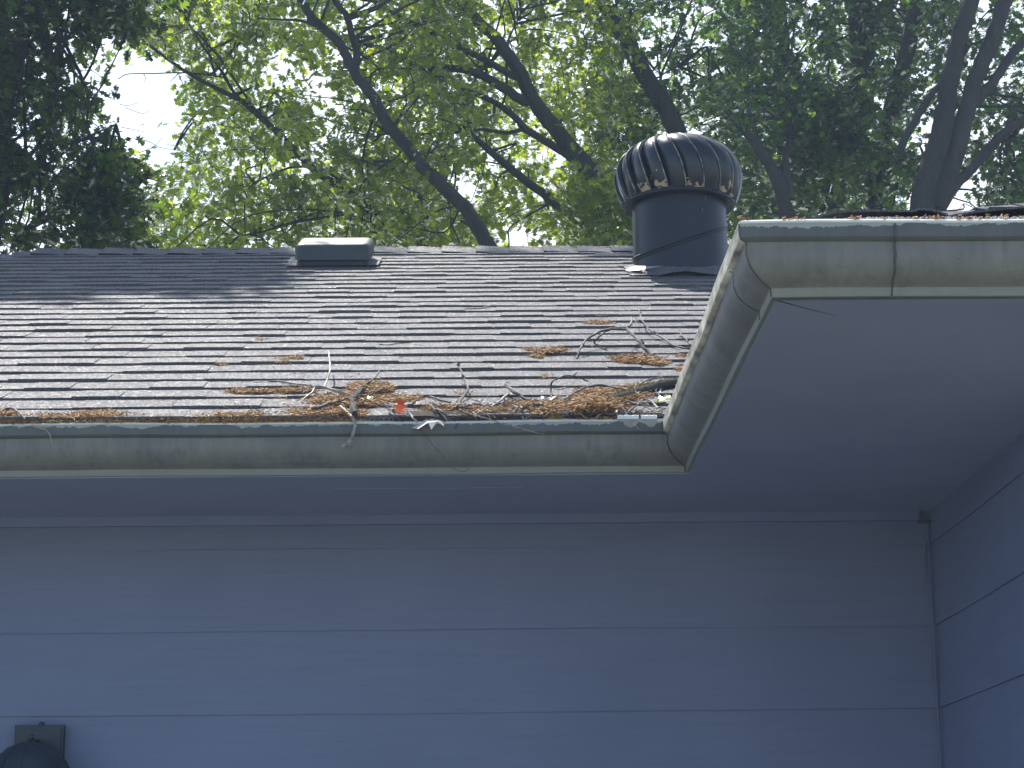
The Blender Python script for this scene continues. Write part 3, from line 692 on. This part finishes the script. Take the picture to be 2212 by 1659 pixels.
# dark leaning limb
tree('tree with a thick dark forked limb leaning up to the left in mid picture', 'oak_tree', 14.0, bx(1130, 14.0, .5),
     [([(1060,540),(1044,509),(1004,451),(967,411),(913,360),(869,305),(833,262),(803,204),(770,165),(745,115),(731,91),(680,44),(650,0),(620,-60)], 34, 17),
      ([(765,152),(772,120),(760,73),(749,36),(723,0),(700,-50)], 18, 12), ([(690,58),(650,45),(600,42),(555,40)], 8, 3), ([(700,60),(660,15),(620,-20)], 9, 6),
      ([(880,315),(850,345),(820,360)], 4, 2), ([(833,262),(790,240),(740,235)], 5, 2), ([(869,305),(880,330),(930,330)], 4, 2)],
     [(600,1020,T_,330,14,16,4), (700,1000,330,B_,14,16,2), (550,1000,-650,T_,13.5,16,1.2), (700,1350,-1260,-1000,14,15,1.6)], LF_MID, .063, 580, GRP)
tree('tree left of the turbine vent with a thick leaning trunk and several leftward limbs', 'oak_tree', 15.5, bx(1390, 15.5, .6),
     [([(1310,470),(1295,420),(1273,371),(1254,345),(1204,284),(1156,222),(1127,164),(1087,102),(1044,55),(993,0),(960,-60)], 46, 20),
      ([(1140,212),(1131,218),(1076,182),(1014,153),(956,147),(905,142),(840,113),(760,84)], 24, 11), ([(1127,171),(1094,156),(1058,135),(1007,109),(956,80),(913,62),(862,36),(822,7),(778,-3)], 17, 9),
      ([(1240,345),(1225,335),(1174,302),(1138,280),(1105,247),(1058,215),(1004,193),(967,175),(905,145)], 20, 9), ([(1150,292),(1131,280),(1094,287),(1040,280),(971,287),(894,291),(833,289),(793,280),(731,269)], 10, 4),
      ([(1290,500),(1214,451),(1185,426),(1142,396),(1094,356),(1051,320),(1014,287),(1000,262)], 24, 11), ([(1030,310),(1000,325),(960,345)], 5, 2),
      ([(1090,105),(1110,60),(1130,20)], 6, 3), ([(1060,135),(1040,150),(1000,110),(980,95)], 5, 3)],
     [(830,1370,T_,B_,15.5,18,6), (1220,1370,400,B_,14.8,15.4,.7), (800,1400,-650,T_,15,17.5,1.2)], LF_MID, .065, 850, GRP)
tree('tree with a bare leaning trunk rising behind the turbine vent', 'oak_tree', 16.5, bx(1560, 16.5, .5),
     [([(1500,420),(1480,350),(1464,292),(1442,240),(1408,185),(1374,129),(1344,64),(1305,0),(1270,-70)], 46, 34), ([(1405,160),(1425,135),(1440,120)], 4, 2), ([(1410,175),(1450,150),(1480,140)], 4, 2)],
     [(1280,1620,T_,B_,16.5,18.5,5), (1250,1650,-650,T_,16,18,1.5)], LF_RIGHT, .070, 560, GRP)
tree('crooked small tree with a bent trunk just right of the turbine vent', 'maple_tree', 15.0, bx(1700, 15.0, .1),
     [([(1700,470),(1695,440),(1678,385),(1650,335),(1625,300),(1608,285)], 38, 16), ([(1640,315),(1630,290),(1628,268),(1650,235)], 6, 2), ([(1625,300),(1600,290),(1570,310)], 5, 2),
      ([(1705,430),(1700,380),(1697,345),(1705,300)], 24, 12)],
     [(1560,1780,330,B_,15.2,16.2,1), (1560,1760,180,330,15,16,.6)], LF_RIGHT, .07, 90, GRP)
tree('tall straight tree with a broad dark trunk half hidden by leaves in the upper right', 'maple_tree', 17.0, bx(1810, 17.0, .1),
     [([(1800,470),(1800,400),(1815,330),(1858,230),(1866,150),(1862,60),(1850,-40),(1845,-120)], 52, 58), ([(1705,150),(1698,116),(1692,50),(1687,0),(1680,-80)], 24, 20),
      ([(1760,460),(1755,400),(1745,350),(1750,300)], 30, 20), ([(1860,80),(1900,20),(1930,-40)], 12, 6)],
     [(1560,1950,T_,B_,17,19,6), (1600,1950,-650,T_,16,18.5,1.5), (1700,1880,215,380,15.2,16,1.0), (1560,1820,T_,200,15.5,16.5,.8)], LF_RIGHT, .076, 760, GRP)
tree('slender tree with a slightly curved trunk just left of the forked multi-stem tree', 'maple_tree', 16.0, bx(1880, 16.0, .0),
     [([(1893,480),(1890,430),(1895,350),(1918,262),(1938,190),(1960,110),(1975,30),(1990,-60)], 34, 36), ([(1925,450),(1930,415),(1925,400)], 14, 8)],
     [(1860,2030,T_,200,16.2,17.4,2), (1850,1960,300,B_,15.4,17,.8), (1850,2050,-600,T_,16,17.5,1)], LF_RIGHT, .072, 160, GRP)
tree('multi-stem tree fanning out in a wide V of dark stems at the right edge', 'maple_tree', 14.5, bx(2010, 14.5, .1),
     [([(2000,490),(1992,446),(2015,350),(2040,258),(2052,172),(2078,64),(2100,0),(2115,-70)], 60, 30), ([(2020,450),(2055,365),(2078,279),(2108,172),(2143,86),(2172,0),(2190,-60)], 44, 32),
      ([(2015,470),(2057,408),(2100,361),(2164,292),(2212,258),(2290,190)], 30, 15), ([(2100,230),(2143,180),(2177,129),(2212,86),(2260,20)], 24, 18),
      ([(1940,330),(1967,279),(2010,206),(2048,163),(2092,99)], 18, 13), ([(2160,330),(2180,260),(2205,215),(2212,190)], 8, 4)],
     [(2000,2500,T_,300,15,17,4), (2100,2500,300,B_,14.6,16.5,3), (1930,2010,150,B_,15.5,16.5,.6), (1950,2500,-600,T_,14.5,16.5,1.2)], LF_RIGHT, .068, 600, GRP)

# ---------------------------------------------------------------- debris on the roof
def q2(c): return 1097.2+.2315*c[0], 630.9+.2315*c[1]
def q3(c): return 658.3+.1984*c[0], 740.6+.1984*c[1]
def q6(c): return 713.2+.372*c[0], 548.6+.372*c[1]
def q5(c): return .3472*c[0], 548.6+.3472*c[1]
def D(q, pts, hs=.012, hang=None):
    out = []
    for i, c in enumerate(pts):
        a, b = q(c); h = hs[i] if isinstance(hs, (list, tuple)) else hs
        p = atR(a, b, h)
        if (hang is not None and i >= hang) or p[1] < YI-.012: p = atY(a, b, YI-.014)
        out.append(p)
    return out
GT = 'twigs lying on the roof and along the gutter'
def twig(branches, label, m_=TWIG, group=None, rough=.18, name='twig', cat='twig'):
    mb = MB()
    for pts, r0, r1 in branches:
        r0, r1 = r0*1.22, r1*1.22; S = spline(pts, 4); n = len(S); S = S+rng.normal(size=S.shape)*r0*.25
        mb.tube(S, list(np.linspace(r0, r1, n)), 6, .5, jit=rough)
        for k in range(2, n-1, 4):      # buds
            if random.random() < .5 and r0 > .0016:
                d = rng.normal(size=3)*.006; mb.tube([S[k], S[k]+d], [r1*1.2, r1*.5], 4, .5)
    o = mb.build(name, m_, None, smooth=True); return tag(o, label, cat, group)
twig([(D(q2, [(640,620),(670,540),(730,450),(850,370),(970,345),(1110,345)], [.004,.02,.035,.045,.05,.05]), .0022, .0034), (D(q2, [(1110,345),(1200,430),(1260,510),(1340,600)], [.05,.04,.025,.006]), .0036, .0040),
      (D(q2, [(1110,335),(1150,300),(1155,235)], [.05,.055,.06]), .0035, .0022), (D(q2, [(970,345),(900,370),(830,440),(805,475),(870,520),(960,560)], [.05,.04,.03,.02,.012,.005]), .0026, .0014)],
     'forked arching twig standing over the brown patches on the right part of the roof', group=GT)
twig([(D(q2, [(1215,145),(1240,230),(1270,290),(1330,360),(1430,420),(1540,490),(1640,520),(1705,520)], [.04,.035,.03,.02,.015,.012,.01,.01]), .0016, .0024), (D(q2, [(1270,290),(1200,280),(1175,230)], .03), .0014, .001)],
     'long thin twig curving down to the return gutter in the turbine vent shadow', group=GT)
twig([(D(q2, [(1600,330),(1610,390),(1660,440),(1700,490)], [.02,.015,.01,.01]), .0015, .002)], 'short hooked twig touching the edge of the return gutter', group=GT)
twig([(D(q2, [(410,1000),(400,900),(420,830),(500,790),(570,780),(660,795),(750,835)], [.005,.02,.04,.045,.045,.04,.03]), .0022, .0014)], 'hooked twig arching up beside the pale shiny scrap, like an upside-down U', group=GT)
twig([(D(q2, [(-20,870),(80,950),(200,1010),(310,1035)], [.025,.018,.01,.006]), .0038, .0022)], 'straight thick twig with a cut pale end slanting down to the gutter', group=GT)
twig([(D(q2, [(440,1100),(560,1050),(640,1000),(700,945)], [.01,.012,.015,.02]), .003, .002)], 'dark curved twig resting on the big brown pile right of the hooked twig', group=GT)
twig([(D(q2, [(530,1000),(600,950),(680,910),(790,875),(900,870),(1000,890),(1110,915)], .02), .0018, .0022)], 'thin bowed twig lying across the top of the big brown pile', group=GT)
twig([(D(q2, [(700,1080),(900,1050),(1080,1020),(1200,1040),(1330,1065)], .018), .0018, .0015)], 'thin wavy twig in front of the mossy log', group=GT)
twig([(D(q2, [(1010,1130),(1030,1090),(1060,1060),(1110,1020)], .012), .0024, .002)], 'short pale twig standing at the white rim pieces', TWIGP, GT)
twig([(D(q2, [(1420,790),(1480,800),(1560,790),(1600,785)], .012), .0014, .0012), (D(q2, [(1150,850),(1180,890),(1280,830),(1420,800)], .012), .0012, .0016)], 'fine twig just above the mossy log near the return gutter', group=GT)
twig([(D(q2, [(690,225),(760,212),(860,225),(980,215)], .006), .0013, .0013)], 'thin flat twig just above the highest brown patch', group=GT)
twig([(D(q6, [(720,330),(800,318),(880,315),(930,298)], .006), .0014, .0014), (D(q6, [(880,315),(910,303),(935,305)], .007), .001, .0008)], 'pale thin forked twig lying alone in the middle of the roof', TWIGP, GT)
twig([(D(q6, [(285,525),(340,528),(400,518),(470,515)], .005), .0012, .001)], 'hair-thin dark twig lying flat left of the roof middle', group=GT)
twig([(D(q6, [(575,825),(640,850),(700,862)], .008), .0018, .0014)], 'small twig lying just right of the red leaf on the shingles', group=GT)
twig([(D(q3, [(-560,440),(-300,420),(0,455),(110,480),(210,485),(330,515),(450,545),(560,590)], [.004,.008,.02,.02,.02,.018,.015,.01]), .0022, .0036), (D(q3, [(210,485),(245,400),(270,300),(270,170),(250,80)], [.02,.03,.045,.05,.055]), .0024, .0013),
      (D(q3, [(-40,640),(0,600),(70,550),(105,495)], [.006,.01,.015,.02]), .0012, .002), (D(q3, [(330,530),(400,610)], .012), .0016, .0012)], 'largest pale twig, with a tall side shoot, across the left brown pile', TWIGP, GT)
twig([(D(q3, [(545,760),(525,700),(530,620),(575,575),(645,510)], .014), .0058, .0075), (D(q3, [(640,510),(720,498),(810,490)], .016), .0075, .004)], 'thick stub of barky branch on the left brown pile', MOSSB, GT)
twig([(D(q3, [(820,285),(780,360),(700,430),(640,460),(560,475),(480,505)], [.04,.03,.02,.012,.01,.008]), .0014, .0024)], 'thin twig pointing up to the right behind the thick stub', group=GT)
twig([(D(q3, [(90,715),(250,670),(400,620),(560,590),(700,570),(830,500)], .02), .003, .0018)], 'long dark twig crossing in front of the left brown pile', group=GT)
twig([(D(q3, [(1640,205),(1700,300),(1750,430),(1775,490),(1755,550),(1700,620),(1640,700)], [.05,.04,.025,.02,.015,.01,.008]), .0014, .0028), (D(q3, [(1760,570),(1700,600),(1650,640)], .012), .002, .0015)], 'curved upright twig standing mid gutter between the red leaf and the straight thick twig', group=GT)
twig([(D(q3, [(2212,560),(2120,640),(2020,700)], .012), .0024, .002)], 'pale slanted twig at the foot of the straight thick twig', TWIGP, GT)
twig([(D(q5, [(-30,985),(40,963),(80,965),(130,1000),(155,1030)], .014), .0024, .0018), (D(q5, [(20,960),(45,925)], .014), .0016, .001)], 'crooked twig on the brown litter at the left edge of the roof', group=GT)
twig([(D(q5, [(195,1066),(260,1085),(300,1110),(325,1180)], .01), .0018, .0009)], 'thin pale twig dangling over the gutter near the left edge', TWIGP, GT)
twig([(D(q3, [(380,690),(450,750),(510,805)], .012), .0022, .0028), ([atY(*q3(c), YI-.012) for c in ((510,810),(545,850),(545,920),(530,980),(512,1050),(485,1105),(410,1130))], .0030, .0036), ([atY(*q3(c), YI-.013) for c in ((500,1075),(450,1100),(410,1138))], .0050, .0014)],
     'gnarled pale twig hanging over the front of the gutter', TWIGP, GT)
twig([(D(q3, [(1140,760),(1180,820),(1230,865)], .01), .0016, .0016)], 'small yellowish curved stem left of the pale brown leaf', TWIGP, GT)
twig([([atY(*q3(c), YI-.016) for c in ((1255,930),(1290,990),(1330,1030),(1430,1150),(1520,1250),(1600,1350),(1700,1400),(1760,1395),(1810,1340))], .0007, .0006)], 'hair-thin root hanging down the face of the long gutter', group=GT)
twig([([atY(*q6(c), YI-.010-.01*i) for i, c in enumerate(((880,945),(1000,985),(1100,1010),(1240,1050)))], .0013, .0006)], 'straight grass stalk slanting over the rim of the long gutter', TWIGP, GT)
# the log wedged in the corner
mb = MB(); S = spline(D(q2, [(880,1040),(1050,990),(1250,930),(1420,880),(1590,845)], .012), 5); mb.tube(S, [.009]+[.0125+.0012*math.sin(i) for i in range(len(S)-2)]+[.010], 12, .5, jit=.12)
lg = mb.build('log', MOSSB, None, smooth=True); tag(lg, 'short thick piece of dead branch with moss along its top, wedged against the return gutter', 'branch piece')
mb = MB()
for k in range(260):
    i = random.randrange(3, len(S)-1); p = S[i]*(.5)+S[i-1]*.5+np.array([random.uniform(-.01,.01), random.uniform(-.006,.004), .0115]); mb.tube([p, p+rng.normal(size=3)*.003+np.array([0,0,.003])], [.0008, .0004], 3, .5, cap=False)
mb.build('moss', MOSS, lg)
# tangle of small twigs heaped in the gutter
for k in range(46):
    px = random.choice([random.uniform(800, 1060), random.uniform(1020, 1240), random.uniform(1180, 1430)]); py = random.uniform(868, 903)
    L = random.uniform(18, 62); an = random.gauss(0, .32); h0, h1 = random.uniform(.004, .022), random.uniform(.004, .026)
    pts = []
    for s in (-.5, -.15, .2, .5):
        a = px+L*s*math.cos(an); b = min(906, py-L*s*math.sin(an)+random.uniform(-2.5, 2.5)); a = min(a, 1440); pts.append(atR(a, b, h0+(h1-h0)*(s+.5)))
    for p in pts: p[1] = max(p[1], YI+.004)
    r = random.uniform(.0009, .0024); dk = random.random() < .72; mx_ = np.mean([proj(p)[0] for p in pts]); th = 'stout' if r > .0017 else 'thin'
    where = 'around the red leaf' if mx_ < 960 else 'below the straight thick twig' if mx_ < 1180 else 'in front of the biggest brown pile' if mx_ < 1330 else 'beneath the mossy log'
    twig([(pts, r, r*.7)], f"{th} {'dark' if dk else 'pale'} short twig in the gutter tangle {where}", TWIG if dk else TWIGP, 'small twigs tangled in the gutter')
# fallen leaves
def leafm(name, c1, c2, tr=.3):
    return m_leaf(name, c1, c2, c1, c2, .25, tr)
def fallen(px, py, h, size, tip, nrm, label, m_, curl=.6, y=None):
    c = atR(px, py, h) if y is None else atY(px, py, y); d = np.array(tip, float); d /= np.linalg.norm(d); n = np.array(nrm, float); x = np.cross(d, n); x /= np.linalg.norm(x); n = np.cross(x, d)
    v = []
    for a, b, z in LEAFV:
        b0 = b-.5; v.append(c+size*(x*a*.95+d*b0+n*(z-curl*b0*b0*1.3-curl*a*a*1.2)))
    st = [c+size*(-.5*d-n*curl*.32), c+size*(-.75*d-n*curl*.6)]
    mb = MB(); mb.add(v, [tuple(t) for t in LEAFT], random.random()); o = mb.build('leaf', m_, None); 
    tag(o, label, 'leaf'); mb = MB(); mb.tube(st, size*.02, 5); mb.build('stem', TWIGP, o); return o
RED = leafm('red_leaf', (.45,.07,.03), (.55,.12,.05), .5); YEL = leafm('yellow_green_leaf', (.40,.50,.06), (.55,.62,.10), .5); BRO = leafm('dry_leaf', (.60,.52,.45), (.80,.74,.68), .2)
a, b = q3((1040, 690)); fallen(a, b, .022, .042, (.1, .25, 1), (.2, -1, .2), 'upright red leaf stuck in the twigs on the gutter', RED, .5)
a, b = q2((1440, 990)); fallen(a, b, .022, .042, (.8, .1, .45), (-.3, -.6, .8), 'bright yellow-green leaf by the foot of the return gutter', YEL, .3)
a, b = q3((1370, 835)); fallen(a, b, .004, .088, (-1, -.1, -.15), (0, -.60, 1), 'pale brown curled leaf lapping over the rim of the long gutter', BRO, .55, y=YI-.004)
a, b = q3((700, 590)); fallen(a, b, .02, .02, (.8, .2, .3), (0, -.6, .8), 'tiny green leaf on the left brown pile', YEL, .3)
for cx, cy, w_, hh_, lab in ((395, 1000, 160, 50, 'pale shiny scrap lying at the foot of the hooked twig'), (1410, 930, 60, 60, 'crumpled pale scrap beside the bright yellow-green leaf')):
    mb = MB(); n = 7; v = []
    for i in range(n):
        for j in range(4):
            v.append(D(q2, [(cx-w_/2+w_*i/(n-1), cy-hh_/2+hh_*j/3)], .006+.006*math.sin(i*1.7+j))[0]+rng.normal(size=3)*.0012)
    mb.add(v, [(i*4+j, (i+1)*4+j, (i+1)*4+j+1, i*4+j+1) for i in range(n-1) for j in range(3)]); tag(mb.build('leaf_scrap', WHITEM, None, smooth=True), lab, 'leaf scrap')
# bare white pieces of rim at the corner end of the long gutter
for x0, x1 in ((1020, 1222), (1240, 1392)):
    mb = MB(); fb = MB(); n = 22; v = []; w2 = []
    for i in range(n):
        cx = x0+(x1-x0)*i/(n-1); a, b = q2((cx, 1172)); p = atY(a, b, YI-.0035); w = .0006*math.sin(i*.8); e = i/(n-1)
        dr = .004+.013*(math.sin(math.pi*min(1, max(0, (e-.25)/.75))))**.6+.0015*math.sin(i*1.9)
        v += [p+np.array([0, .010, .0075]), p+np.array([0, .003, .0070+w]), p+np.array([0, 0, .004]), p+np.array([0, -.0005+w, -.003])]
        w2 += [p+np.array([0, 0, -.003]), p+np.array([0, .0012, -.004-dr*.5]), p+np.array([0, .0022, -.004-dr])]
    mb.add(v, [(i*4+j, (i+1)*4+j, (i+1)*4+j+1, i*4+j+1) for i in range(n-1) for j in range(3)]); rpch = mb.build('rim_patch', WHITEM, gl_, smooth=True); rpch['label'] = 'bare white piece of gutter rim'
    fb.add(w2, [(i*3+j, (i+1)*3+j, (i+1)*3+j+1, i*3+j+1) for i in range(n-1) for j in range(2)]); fb.build('paint_flake', FLAKE, gl_, smooth=True)
# litter: countless brown catkin strands
def litter(patches):
    C0, DR, LN, RR, TT = [], [], [], [], []
    for cx, cy, rx, ry, n, hm in patches:
        k = 0; n = int(n*1.55)
        while k < n:
            a, b = random.uniform(-1, 1), random.uniform(-1, 1); q = a*a+b*b
            if q > 1: continue
            # ragged outline
            if q > .55+.35*math.sin(a*7+cx)*math.sin(a*17+cy)+random.uniform(-.1, .3): k += .3; continue
            px, py = cx+a*rx, cy+b*ry
            if px > 1434-(py-905)*-.0 and py > 905: k += 1; continue
            h = .002+hm*max(0, 1-q)*random.uniform(.1, 1)
            p = atR(px, py, h)
            if p[1] < YI+.012: y_ = random.uniform(.006, .014); p = np.array([p[0], YI+y_, ZL+.001+.55*y_+random.uniform(0, .002)])
            C0.append(p); an = random.gauss(0, .9); DR.append((math.cos(an), math.sin(an)*.9, math.sin(an)*.36+random.uniform(-.35, .35))); LN.append(random.uniform(.008, .026)); RR.append(random.uniform(.0006, .0012)); TT.append(random.random()); k += 1
    for (ax, ay), (bx_, by_), n in (((XI, YO), (XI, YI), 150), ((XI, YO), (1.0, YO), 90)):      # crumbs along the other two rims
        cl = [random.random() for _ in range(14)]
        for _ in range(n):
            u = min(1, max(0, random.choice(cl)+random.gauss(0, .012))) if random.random() < .7 else random.random(); o = random.uniform(.003, .014)
            C0.append((ax+(bx_-ax)*u+(o if ax == bx_ else 0), ay+(by_-ay)*u+(o if ay == by_ else 0), ZL+.002+.55*o+random.uniform(0, .004)))
            DR.append(tuple(rng.normal(size=3)*(1, 1, .6))); LN.append(random.uniform(.004, .011)); RR.append(random.uniform(.0006, .0013)); TT.append(random.random())
    C0, DR, LN, RR, TT = map(np.array, (C0, DR, LN, RR, TT)); n = len(C0)
    bend = rng.normal(size=(n, 3))*.25; V = np.zeros((n, 4, 3, 3)); DR /= np.linalg.norm(DR, axis=1)[:, None]
    s_ = np.cross(DR, rng.normal(size=(n, 3))); s_ /= np.linalg.norm(s_, axis=1)[:, None]; t_ = np.cross(DR, s_)
    for i in range(4):
        u = i/3-.5; c = C0+LN[:, None]*(DR*u+bend*(u*u*2))
        for k in range(3):
            an = 2*math.pi*k/3; V[:, i, k] = c+RR[:, None]*(s_*math.cos(an)+t_*math.sin(an))*(1.2-.5*abs(u))
    T = []
    for i in range(3):
        for k in range(3):
            k2 = (k+1) % 3; T += [(i*3+k, i*3+k2, (i+1)*3+k2), (i*3+k, (i+1)*3+k2, (i+1)*3+k)]
    T = np.array(T)[None]+(np.arange(n)*12)[:, None, None]
    return V.reshape(-1, 3), T.reshape(-1, 3), np.repeat(TT, 18)
def m_litter():
    m, nt, pb, out = mat('catkin'); nt.links.new(ramp(nt, tint(nt), [(0, (.09,.05,.028)), (.25, (.32,.16,.05)), (.75, (.52,.28,.10)), (1, (.66,.44,.20))]), pb.inputs['Base Color']); pb.inputs['Roughness'].default_value = .7; return m
PAT = [(1180,757,72,9,520,.012),(1160,767,22,7,120,.01),(1375,775,70,13,700,.014),(1420,782,30,9,260,.014),(1290,697,42,7,300,.008),(612,779,45,8,170,.008),(640,773,18,6,90,.01),(545,845,75,7,420,.01),(640,843,60,9,420,.012),
       (800,837,60,17,800,.02),(760,862,110,20,1100,.018),(700,893,110,16,1300,.015),(560,903,130,9,900,.010),(430,907,120,6,500,.006),(215,898,85,13,850,.010),(110,902,95,9,620,.008),(310,904,120,7,480,.006),(520,900,120,11,800,.010),(10,898,36,16,500,.02),(20,905,60,8,300,.012),
       (870,860,60,12,350,.01),(960,880,60,12,300,.008),(1060,884,80,11,800,.010),(1130,872,50,10,420,.01),(1200,880,70,22,1100,.016),(1290,868,80,34,2300,.030),(1360,850,60,22,700,.018),(1400,835,50,8,260,.01),(1340,893,90,8,420,.008),(1100,892,250,9,480,.006),
       (1180,815,14,4,40,.005),(1475,770,20,8,90,.006),(1470,795,14,10,60,.006),(1000,851,25,5,40,.004),(480,787,20,3,30,.003),(830,876,400,30,200,.003),(900,780,600,110,160,.002),(560,735,26,3,30,.003)]
V, T, tn = litter(PAT); lit = bulk('catkin_litter', V, T, tn, m_litter()); tag(lit, 'brown dried catkin litter in patches on the shingles and heaped in the gutter', 'leaf litter', kind='stuff')
# dark humus under the twigs
hm = MB(); n = 60; v = []
HUM = m_simple('humus', (.018,.014,.012), (.07,.05,.038), 90, .95, bs=1, bd=.004)
for i in range(n):
    px = 850+(1432-850)*i/(n-1)
    for j, (fy, h) in enumerate(((907, .000), (903, .007), (897, .010), (890, .008), (882, -.003))):
        p = atR(px, fy-(6 if 1180 < px < 1330 else 0)*(j > 1), h+.002*math.sin(i*.43+j)+rng.normal()*.0006); p[1] = max(p[1], YI+.006); v.append(p)
hm.add(v, [(i*5+j, (i+1)*5+j, (i+1)*5+j+1, i*5+j+1) for i in range(n-1) for j in range(4)])
tag(hm.build('humus', HUM, None, smooth=True), 'dark rotted leaf mould packed in the gutter under the twigs', 'leaf mould', kind='stuff')

# ---------------------------------------------------------------- thin air volume added to stand in for veiling lens glare
def glare_veil(density):
    m = bpy.data.materials.new('glare_veil'); m.use_nodes = True; nt = m.node_tree; nt.nodes.clear()
    o = nt.nodes.new('ShaderNodeOutputMaterial'); v = nt.nodes.new('ShaderNodeVolumePrincipled'); v.inputs['Color'].default_value = (.62, .78, 1, 1); v.inputs['Density'].default_value = density; v.inputs['Anisotropy'].default_value = .2
    nt.links.new(v.outputs[0], o.inputs['Volume']); mb = MB(); mb.box((-14, -12, -1), (14, 26, 15)); h = mb.build('glare_veil', m, origin=(0, 7, -1)); tag(h, kind='stuff')
glare_veil(.0028)
